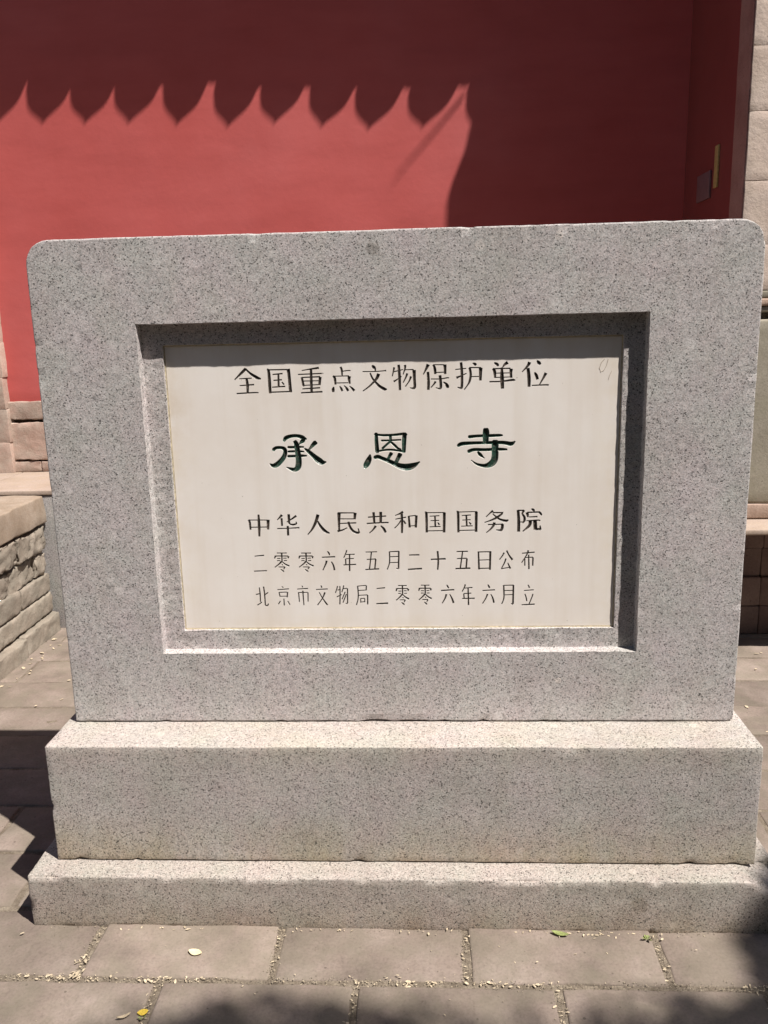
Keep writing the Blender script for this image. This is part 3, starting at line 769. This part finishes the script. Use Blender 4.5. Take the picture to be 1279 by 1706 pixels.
# cornice courses beneath the eave
for k, (out, z0, z1) in enumerate(((.05, 3.222, 3.278), (.11, 3.280, 3.336), (.16, 3.338, 3.39))):
    x = -3.1
    while x < 1.1:
        box_obj('cornice_brick', x + .002, x + .296, WY - out, WY + .3, z0, z1, 'tile', wall, r=.004, step=.15)
        x += .30
# roof tiles
EP = .36                                           # overhang of the eave
tips = [-1.769, -1.564, -1.37, -1.170, -.958, -.731, -.523, -.304, -.097, .136]
tip_x = [t + 1.412 * EP for t in tips]
first, last = tip_x[0], tip_x[-1]
xs_t = [first - .213 * k for k in range(6, 0, -1)] + tip_x + [last + .243, last + .456]
SL = math.tan(math.radians(24))
LIP, TILT = .043, .75
def eave_z(x): return 2.205 - .056 * (x - .508 + 1.57) + 2.941 * (EP + .004 + TILT * (LIP + .018)) + LIP + .018
def trough_bm(half, sag, length, thick, lip):
    bm = bmesh.new(); N = 10; top = []; S = 5
    for j in range(S + 1):
        y = length * j / S
        row = []
        for i in range(N + 1):
            u = -1 + 2 * i / N
            row.append((u * half, y, y * SL - sag * (1 - u * u)))
        top.append(row)
    grid = [[(bm.verts.new(p), bm.verts.new((p[0], p[1], p[2] - thick))) for p in row] for row in top]
    for j in range(S):
        for i in range(N):
            bm.faces.new((grid[j][i][0], grid[j][i + 1][0], grid[j + 1][i + 1][0], grid[j + 1][i][0]))
            bm.faces.new((grid[j][i][1], grid[j + 1][i][1], grid[j + 1][i + 1][1], grid[j][i + 1][1]))
    for i in range(N):
        for j, s in ((0, 1), (S, -1)):
            q = (grid[j][i][0], grid[j][i][1], grid[j][i + 1][1], grid[j][i + 1][0])
            bm.faces.new(q if s > 0 else q[::-1])
    for j in range(S):
        for i, s in ((0, 1), (N, -1)):
            q = (grid[j][i][0], grid[j + 1][i][0], grid[j + 1][i][1], grid[j][i][1])
            bm.faces.new(q if s > 0 else q[::-1])
    if lip:                                       # hanging pointed drip plate
        f, b = [], []
        prof = []
        for i in range(25):
            u = -1 + 2 * i / 24
            zt_ = -sag * (1 - u * u)
            a = 1 - abs(u)
            zb_ = -.010 - (lip + .008) * float(np.interp(abs(u), [0, .1, .3, .5, .7, .85, 1], [1, .91, .80, .70, .58, .42, .08]))
            prof.append((u * half * .99, zt_ + .004, min(zb_, zt_ - .010)))
        F = []
        for (x, zt_, zb_) in prof:
            F.append([bm.verts.new((x, -.004, zt_)), bm.verts.new((x, -.004 + zb_ * TILT, zb_)), bm.verts.new((x, .010 + zb_ * TILT, zb_)), bm.verts.new((x, .010, zt_))])
        for i in range(24):
            for k in range(4):
                bm.faces.new((F[i][k], F[i][(k + 1) % 4], F[i + 1][(k + 1) % 4], F[i + 1][k]))
        bm.faces.new(F[0][::-1]); bm.faces.new(F[-1])
    return bm
def cover_bm(rad, length, disc):
    bm = bmesh.new(); N = 8; S = 4; g = []
    for j in range(S + 1):
        y = length * j / S
        g.append([bm.verts.new((rad * math.cos(math.pi * i / N), y, y * SL + rad * math.sin(math.pi * i / N))) for i in range(N + 1)])
    for j in range(S):
        for i in range(N): bm.faces.new((g[j][i], g[j + 1][i], g[j + 1][i + 1], g[j][i + 1]))
    for j in (0, S): bm.faces.new(g[j] if j == 0 else g[j][::-1])
    for j in range(S): bm.faces.new((g[j][0], g[j][N], g[j + 1][N], g[j + 1][0]))
    if disc:
        for (rr, y0, y1) in ((rad * 1.06, -.016, .004), (rad * .62, -.020, -.0155)):
            a = [bm.verts.new((rr * math.cos(2 * math.pi * i / 16), y0, .004 + rr * math.sin(2 * math.pi * i / 16))) for i in range(16)]
            b = [bm.verts.new((rr * math.cos(2 * math.pi * i / 16), y1, .004 + rr * math.sin(2 * math.pi * i / 16))) for i in range(16)]
            bm.faces.new(a[::-1]); bm.faces.new(b)
            for i in range(16): bm.faces.new((a[i], a[(i + 1) % 16], b[(i + 1) % 16], b[i]))
    return bm
ME = {}
for nm, bm_ in (('drip_tile', trough_bm(.101, .030, .30, .012, LIP)), ('trough_tile', trough_bm(.098, .030, .30, .012, 0)),
                ('end_cover_tile', cover_bm(.044, .30, True)), ('cover_tile', cover_bm(.048, .30, False))):
    me = bpy.data.meshes.new(nm); bmesh.ops.recalc_face_normals(bm_, faces=bm_.faces); bm_.to_mesh(me); bm_.free(); me.materials.append(M['tile'])
    ME[nm] = me
for i, x in enumerate(xs_t):
    ez = eave_z(x)
    for rrow in range(3):
        y = WY - EP + rrow * .27
        zz = ez + (y - (WY - EP)) * SL + .004 * (rrow > 0)
        jit = random.uniform(-.008, .008)
        o = link_mesh('drip_tile' if rrow == 0 else 'trough_tile', ME['drip_tile' if rrow == 0 else 'trough_tile'], None, wall,
                      loc=Vector((x, y, zz + jit * .8)) - wall.location, rot=(random.uniform(-.03, .03), random.uniform(-.07, .07), random.uniform(-.05, .05)))
        o.scale = (random.uniform(.95, 1.03), 1, random.uniform(.84, 1.14))
        xn = (x + (xs_t[i + 1] if i + 1 < len(xs_t) else x + .213)) / 2
        o = link_mesh('end_cover_tile' if rrow == 0 else 'cover_tile', ME['end_cover_tile' if rrow == 0 else 'cover_tile'], None, wall,
                      loc=Vector((xn + .004, y + .004 + jit * .5, zz + .024 + random.uniform(-.004, .006))) - wall.location)
box_obj('roof_deck', -3.1, 1.1, WY - EP + .18, WY + .45, 3.392, 3.42, 'tile', wall, r=.003, step=.4)
rd = bpy.data.objects[[o.name for o in wall.children if o.name.startswith('roof_deck')][0]]
box_obj('ridge', -3.1, 1.1, WY + .36, WY + .60, 3.4, 3.92, 'tile', wall, r=.02, step=.2)

# ------------------------------------------------------------------ gate pier at the right
pier = thing('gate_pier', 'pale brick gate pier on a stone base at the right edge', 'pier', (1.6, 1.9, 0))
PX = 1.215; PF = 1.48
z = 1.372; n = 0
while z < 3.5:
    hh = (.158, .22, .23, .21)[n % 4]
    x = PX; first = True
    ws = (.30, .42, .30) if n % 2 else (.46, .30, .26)
    for w_ in ws:
        box_obj('pier_brick', x + .0005, x + w_ - .0015, PF, PF + .14, z + .0006, z + hh - .0006, 'pier_brick', pier, r=.0007, step=.03, amp=.0016, freq=11, seed=n + x, rough_detail=.9)
        x += w_
    z += hh; n += 1
topz = z
box_obj('side_plaster', PX + .004, 2.2, PF + .1405, 2.249, 1.28, topz, 'red_shaded', pier, r=.003, step=.2)
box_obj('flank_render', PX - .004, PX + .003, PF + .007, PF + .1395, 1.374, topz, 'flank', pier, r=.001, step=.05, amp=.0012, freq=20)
# moulded courses above the base stone
for k, (z0, z1, out) in enumerate(((1.293, 1.315, .0), (1.3165, 1.342, .008), (1.3435, 1.370, .004))):
    box_obj('moulding_course', PX - out, 2.2, PF - out, PF + .14, z0, z1, 'pier_brown' if k == 1 else 'pier_stone', pier, r=.006, step=.05, amp=.001, freq=9, seed=k)
box_obj('joint_core', PX + .02, 2.2, PF + .03, 2.24, .575, 1.30, 'dark_mortar', pier, r=.004, step=.3)
box_obj('base_stone', PX - .012, 2.2, PF - .012, 2.246, .580, 1.268, 'pier_stone', pier, r=.01, step=.04, amp=.003, freq=6, seed=3, rough_detail=.5)
box_obj('foot_course', PX - .016, 2.2, PF - .018, 2.244, .520, .578, 'pier_brown', pier, r=.006, step=.04, amp=.002, freq=9, seed=8)
# sloping shoulder that closes the top of the pier
sh = bmesh.new()
prof = [(PF + .026, topz + .001), (PF + .027, 3.90), (PF + .030, 3.975), (PF + .045, 4.008), (PF + .090, 4.022), (PF + .110, 4.085), (PF + .132, 4.15), (PF + .15, 4.7), (2.62, 4.9), (2.62, topz + .001)]
L_ = [sh.verts.new((PX, y, zz)) for y, zz in prof]; R_ = [sh.verts.new((2.2, y, zz)) for y, zz in prof]
sh.faces.new(L_[::-1]); sh.faces.new(R_)
for i in range(len(prof)):
    j = (i + 1) % len(prof)
    sh.faces.new((L_[i], L_[j], R_[j], R_[i]))
bmesh.ops.recalc_face_normals(sh, faces=sh.faces)
o = link_mesh('pier_shoulder', sh, 'pier_brick'); o.location = -pier.location; o.parent = pier
# little plates on the shaded flank
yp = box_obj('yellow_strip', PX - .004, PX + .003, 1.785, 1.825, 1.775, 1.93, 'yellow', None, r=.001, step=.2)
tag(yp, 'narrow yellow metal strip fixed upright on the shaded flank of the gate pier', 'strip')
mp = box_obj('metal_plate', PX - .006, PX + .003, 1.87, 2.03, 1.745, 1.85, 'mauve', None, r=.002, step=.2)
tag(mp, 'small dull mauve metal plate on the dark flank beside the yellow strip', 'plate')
# ledge in front of the pier
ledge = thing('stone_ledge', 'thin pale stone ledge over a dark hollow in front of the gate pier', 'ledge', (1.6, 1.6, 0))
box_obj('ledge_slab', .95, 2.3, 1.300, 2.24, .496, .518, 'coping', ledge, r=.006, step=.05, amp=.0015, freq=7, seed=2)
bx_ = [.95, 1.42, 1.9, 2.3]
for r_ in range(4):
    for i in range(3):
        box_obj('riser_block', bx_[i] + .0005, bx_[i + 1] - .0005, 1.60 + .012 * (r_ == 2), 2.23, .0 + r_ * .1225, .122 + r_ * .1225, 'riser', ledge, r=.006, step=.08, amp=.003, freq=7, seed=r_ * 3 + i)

# unseen rod added above the gate to cast a thin shadow line
rod = bmesh.new()
a = Vector((1.618, 1.06, 5.411)); b = Vector((1.38, 1.37, 4.71)); c = b + (b - a) * .55
tube(rod, [c, b, (a + b) / 2, a], [.006, .005, .0045, .003], 8)
ro = link_mesh('shadow_rod', rod, 'iron'); tag(ro, 'unseen rod above the gate pier, added to cast the thin shadow crossing the red wall', 'rod')

# ------------------------------------------------------------------ fallen petals, leaves and sprouts
pt = bmesh.new()
def petal(bm, x, y, z, s, ang, tilt):
    L = s; W = s * random.uniform(.22, .55)
    Rm = Matrix.Rotation(ang, 3, 'Z') @ Matrix.Rotation(tilt, 3, 'X')
    pts = [(-L / 2, 0, 0), (-L * .15, W / 2, s * .05), (L * .3, W * .35, s * .03), (L / 2, 0, 0), (L * .25, -W * .4, s * .03), (-L * .2, -W / 2, s * .05)]
    vs_ = [bm.verts.new(Vector((x, y, z)) + Rm @ Vector(p)) for p in pts]
    bm.faces.new(vs_)
rp = random.Random(5)
def scatter(n, fx, fy, z, s0, s1):
    for _ in range(n):
        petal(pt, fx(), fy(), z + rp.uniform(0, .003), rp.uniform(s0, s1), rp.uniform(0, 6.3), rp.uniform(-.3, .3))
jy = y_row
def patchy(fx, fy, key):
    def f():
        for _ in range(60):
            x, y = fx(), fy()
            if noise.noise(Vector((x * 9, y * 9, key))) > .05 + rp.random() * .25: return x, y
        return x, y
    return f
def scatter2(n, f, z, s0, s1):
    for _ in range(n):
        x, y = f()
        petal(pt, x, y, z + rp.uniform(0, .002), rp.uniform(s0, s1) * (1.5 if rp.random() < .12 else 1), rp.uniform(0, 6.3), rp.uniform(-.3, .3))
scatter2(150, patchy(lambda: rp.uniform(-.78, .85), lambda: rp.gauss(jy, .006), 1.3), -.002, .003, .009)
scatter2(70, patchy(lambda: rp.triangular(-.78, -.1, -.6), lambda: rp.gauss(jy, .005), 4.3), -.002, .003, .010)
for xj in (-.658, -.258, .142, .542):
    scatter2(14, (lambda xj=xj: (rp.gauss(xj, .006), rp.uniform(-.33, -.19))), -.002, .003, .009)
for xj in (-.482, -.082, .318, .718):
    scatter2(14, (lambda xj=xj: (rp.gauss(xj, .006), rp.uniform(-.46, -.34))), -.002, .003, .009)
scatter2(20, lambda: (rp.gauss(-.66, .010), rp.uniform(-.335, -.27)), .000, .005, .012)
scatter2(40, patchy(lambda: rp.uniform(-.8, .8), lambda: rp.gauss(-.187, .004), 2.3), .000, .003, .009)
scatter2(22, lambda: (rp.gauss(.42, .07), rp.gauss(-.192, .006)), .000, .004, .010)
scatter2(26, lambda: (rp.uniform(-1.1, 1.1), rp.uniform(-.5, -.19)), .001, .003, .008)
scatter2(20, lambda: (rp.uniform(-1.55, -1.2), rp.uniform(.9, 1.7)), .001, .010, .022)
scatter2(14, lambda: (rp.gauss(-1.5, .03), rp.uniform(1.2, 1.72)), .001, .012, .024)
scatter2(14, lambda: (rp.uniform(1.05, 1.5), rp.uniform(.6, 1.45)), .001, .012, .026)
gt = bmesh.new()
def grain(x, y, z, r_):
    vs_ = [gt.verts.new(Vector((x, y, z)) + Vector((rp.gauss(0, 1), rp.gauss(0, 1), rp.gauss(0, .6))).normalized() * r_) for _ in range(4)]
    for t in ((0, 1, 2), (0, 2, 3), (0, 3, 1), (1, 3, 2)): gt.faces.new([vs_[q] for q in t])
for _ in range(2600):
    k_ = rp.random()
    if k_ < .5: x, y = rp.uniform(-.95, .95), rp.gauss(jy, .006)
    elif k_ < .72: x, y = rp.gauss(rp.choice((-.658, -.258, .142, .542)), .006), rp.uniform(-.33, -.18)
    elif k_ < .86: x, y = rp.gauss(rp.choice((-.482, -.082, .318, .718)), .006), rp.uniform(-.5, -.34)
    elif k_ < .94: x, y = rp.uniform(-.8, .82), rp.gauss(-.182, .004)
    else: x, y = rp.uniform(-1.0, 1.0), rp.uniform(-.5, -.18)
    grain(x, y, -.0005, rp.uniform(.0008, .0024))
gt_o = link_mesh('joint_grit', gt, 'grit')
gt_o['kind'] = 'stuff'
pts_o = link_mesh('fallen_petals', pt, 'petal')
pts_o['kind'] = 'stuff'
def leaf_obj(name, x, y, z, L, W, ang, mat, label, curl=.15):
    bm = bmesh.new(); g = []
    N = 8
    for i in range(N + 1):
        t = i / N; w = W / 2 * math.sin(math.pi * min(1, t * .96 + .02)) ** .75
        g.append([bm.verts.new(((t - .5) * L, s * w, L * curl * ((t - .5) ** 2 * 2 + (.25 if s else 0)))) for s in (-1, 0, 1)])
    for i in range(N):
        for k in range(2): bm.faces.new((g[i][k], g[i + 1][k], g[i + 1][k + 1], g[i][k + 1]))
    o = link_mesh(name, bm, mat, None, (x, y, z), (.05, 0, ang))
    md = o.modifiers.new('thick', 'SOLIDIFY'); md.thickness = .0006
    return tag(o, label, 'leaf')
leaf_obj('fallen_leaf', -.428, -.262, .003, .030, .017, -.25, 'leaf_pale', 'pale oval dry leaf lying on the brick before the plinth')
leaf_obj('fallen_leaf', -.488, -.422, .001, .020, .015, .3, 'leaf_yellow', 'small yellow leaf in the paving joint at lower left')
leaf_obj('fallen_leaf', -.52, -.437, .004, .026, .006, .5, 'petal', 'slender cream bract left of the small yellow leaf', .3)
leaf_obj('fallen_leaf', .345, -.192, .003, .036, .012, -.3, 'sprout', 'single green leaf lying at the foot of the plinth')
def sprout(x, y, n, s, label):
    bm = bmesh.new(); r_ = random.Random(int(x * 1000))
    for i in range(n):
        a_ = r_.uniform(0, 6.28); L = s * r_.uniform(.6, 1.1)
        d = Vector((math.cos(a_), math.sin(a_), r_.uniform(.3, 1.0))).normalized()
        sd = d.cross(Vector((0, 0, 1))).normalized() * L * .2
        b0 = Vector((0, 0, 0)); m_ = d * L * .55 + Vector((0, 0, .002)); e = d * L
        v = [bm.verts.new(p) for p in (b0, m_ + sd, e, m_ - sd)]
        bm.faces.new(v)
    o = link_mesh('weed_sprout', bm, 'sprout', None, (x, y, 0.0))
    return tag(o, label, 'weed')
sprout(.525, -.205, 9, .016, 'tiny green weed in the paving joint before the plinth, right of centre')
sprout(-.483, -.437, 5, .012, 'tiny yellow green weed beside the small yellow leaf')

# ------------------------------------------------------------------ tree whose crown shades the foreground
tree = thing('tree', 'leafy tree out in front whose crown dapples the paving', 'tree', (4.2, -2.6, 0))
tr = bmesh.new()
T0 = Vector((0, 0, 0))
tube(tr, [(0, 0, -.1), (.03, .02, 1.2), (-.05, .04, 2.6), (-.2, .05, 3.8), (-.45, .1, 4.8)], [.19, .15, .13, .11, .08], 12)
link_mesh('trunk', tr, 'bark', tree, smooth=True)
SD = Vector((.48, -.34, 1.0))
clusters = []
def shade(gx, gy, s, rad, n):
    p = Vector((gx, gy, 0)) + SD * s
    clusters.append((p, rad, n))
rt = random.Random(11)
# dark mass beyond the right end of the plinth
for (gx, gy, s, rad, n) in ((1.02, -.42, 5.2, .30, 2000), (.97, -.20, 5.0, .24, 2200), (1.25, -.05, 5.6, .28, 500), (1.35, -.5, 5.3, .35, 700), (.92, -.5, 5.0, .22, 420)):
    shade(gx, gy, s, rad, n)
# patch at the lower left of centre and looser leaves between
for (gx, gy, s, rad, n) in ((-.22, -.56, 5.6, .20, 520), (-.42, -.62, 5.9, .22, 420), (.02, -.55, 5.8, .17, 300), (.3, -.66, 5.9, .25, 300), (.56, -.59, 5.4, .25, 800), (.82, -.54, 5.3, .22, 700)):
    shade(gx, gy, s, rad, n)
for _ in range(230):  # wider unseen crown, added to block sky and bounce light
    gx = rt.uniform(-3.4, 4.6); gy = rt.uniform(-6.5, -1.05)
    shade(gx, gy, rt.uniform(4.4, 6.6), rt.uniform(.36, .62), 150)

lv = bmesh.new()
for (p, rad, n) in clusters:
    q = p - tree.location
    for _ in range(n):
        d = Vector((rt.gauss(0, 1), rt.gauss(0, 1), rt.gauss(0, 1))); d.normalize()
        cc = q + d * rad * rt.random() ** .45
        nrm = Vector((rt.gauss(0, 1), rt.gauss(0, 1), rt.gauss(0, 1) + 1.2)).normalized()
        u = nrm.orthogonal().normalized(); w = nrm.cross(u)
        L = rt.uniform(.05, .085) * (2.0 if rad > .351 else 1); W = L * .55
        a_ = rt.uniform(0, 6.28); u2 = u * math.cos(a_) + w * math.sin(a_); w2 = nrm.cross(u2)
        vv = [lv.verts.new(cc + u2 * L * sx + w2 * W * sy) for sx, sy in ((-.5, 0), (-.1, .5), (.5, 0), (-.1, -.5))]
        lv.faces.new(vv)
link_mesh('crown', lv, 'foliage', tree)
lb = bmesh.new()
for i, (p, rad, n) in enumerate(clusters):
    q = p - tree.location
    s = Vector((-.3, .08, 4.3)) if i % 2 else Vector((-.08, .03, 3.1))
    mid = s.lerp(q, .5) + Vector((0, 0, .15))
    tube(lb, [s, mid, q], [.045, .028, .008], 6)
link_mesh('limb', lb, 'bark', tree, smooth=True)

# unseen greenery behind the camera, added to block sky and bounce light
light_blocker = thing('foliage_blocker', 'unseen wall of foliage behind the camera, added to block sky and bounce light', 'light_blocker', (0, -6.2, 0))
box_obj('blocker_core', -8.5, 8.5, -6.9, -5.7, 0, 4.6, 'foliage', light_blocker, r=.25, step=.35, amp=.16, freq=1.2, seed=4, rough_detail=.6)
hb = bmesh.new()
for _ in range(9000):
    x = rt.uniform(-8.6, 8.6); z_ = rt.uniform(0, 4.8); y = -5.55 + rt.gauss(0, .12) - max(0, z_ - 4.3)
    u = Vector((rt.gauss(0, 1), rt.gauss(0, .5), rt.gauss(0, 1))).normalized(); w = u.orthogonal().normalized()
    L = rt.uniform(.08, .16)
    vv = [hb.verts.new(Vector((x, y + 6.2, z_)) + p) for p in (-u * L, w * L * .4, u * L, -w * L * .4)]
    hb.faces.new(vv)
link_mesh('foliage', hb, 'foliage', light_blocker)
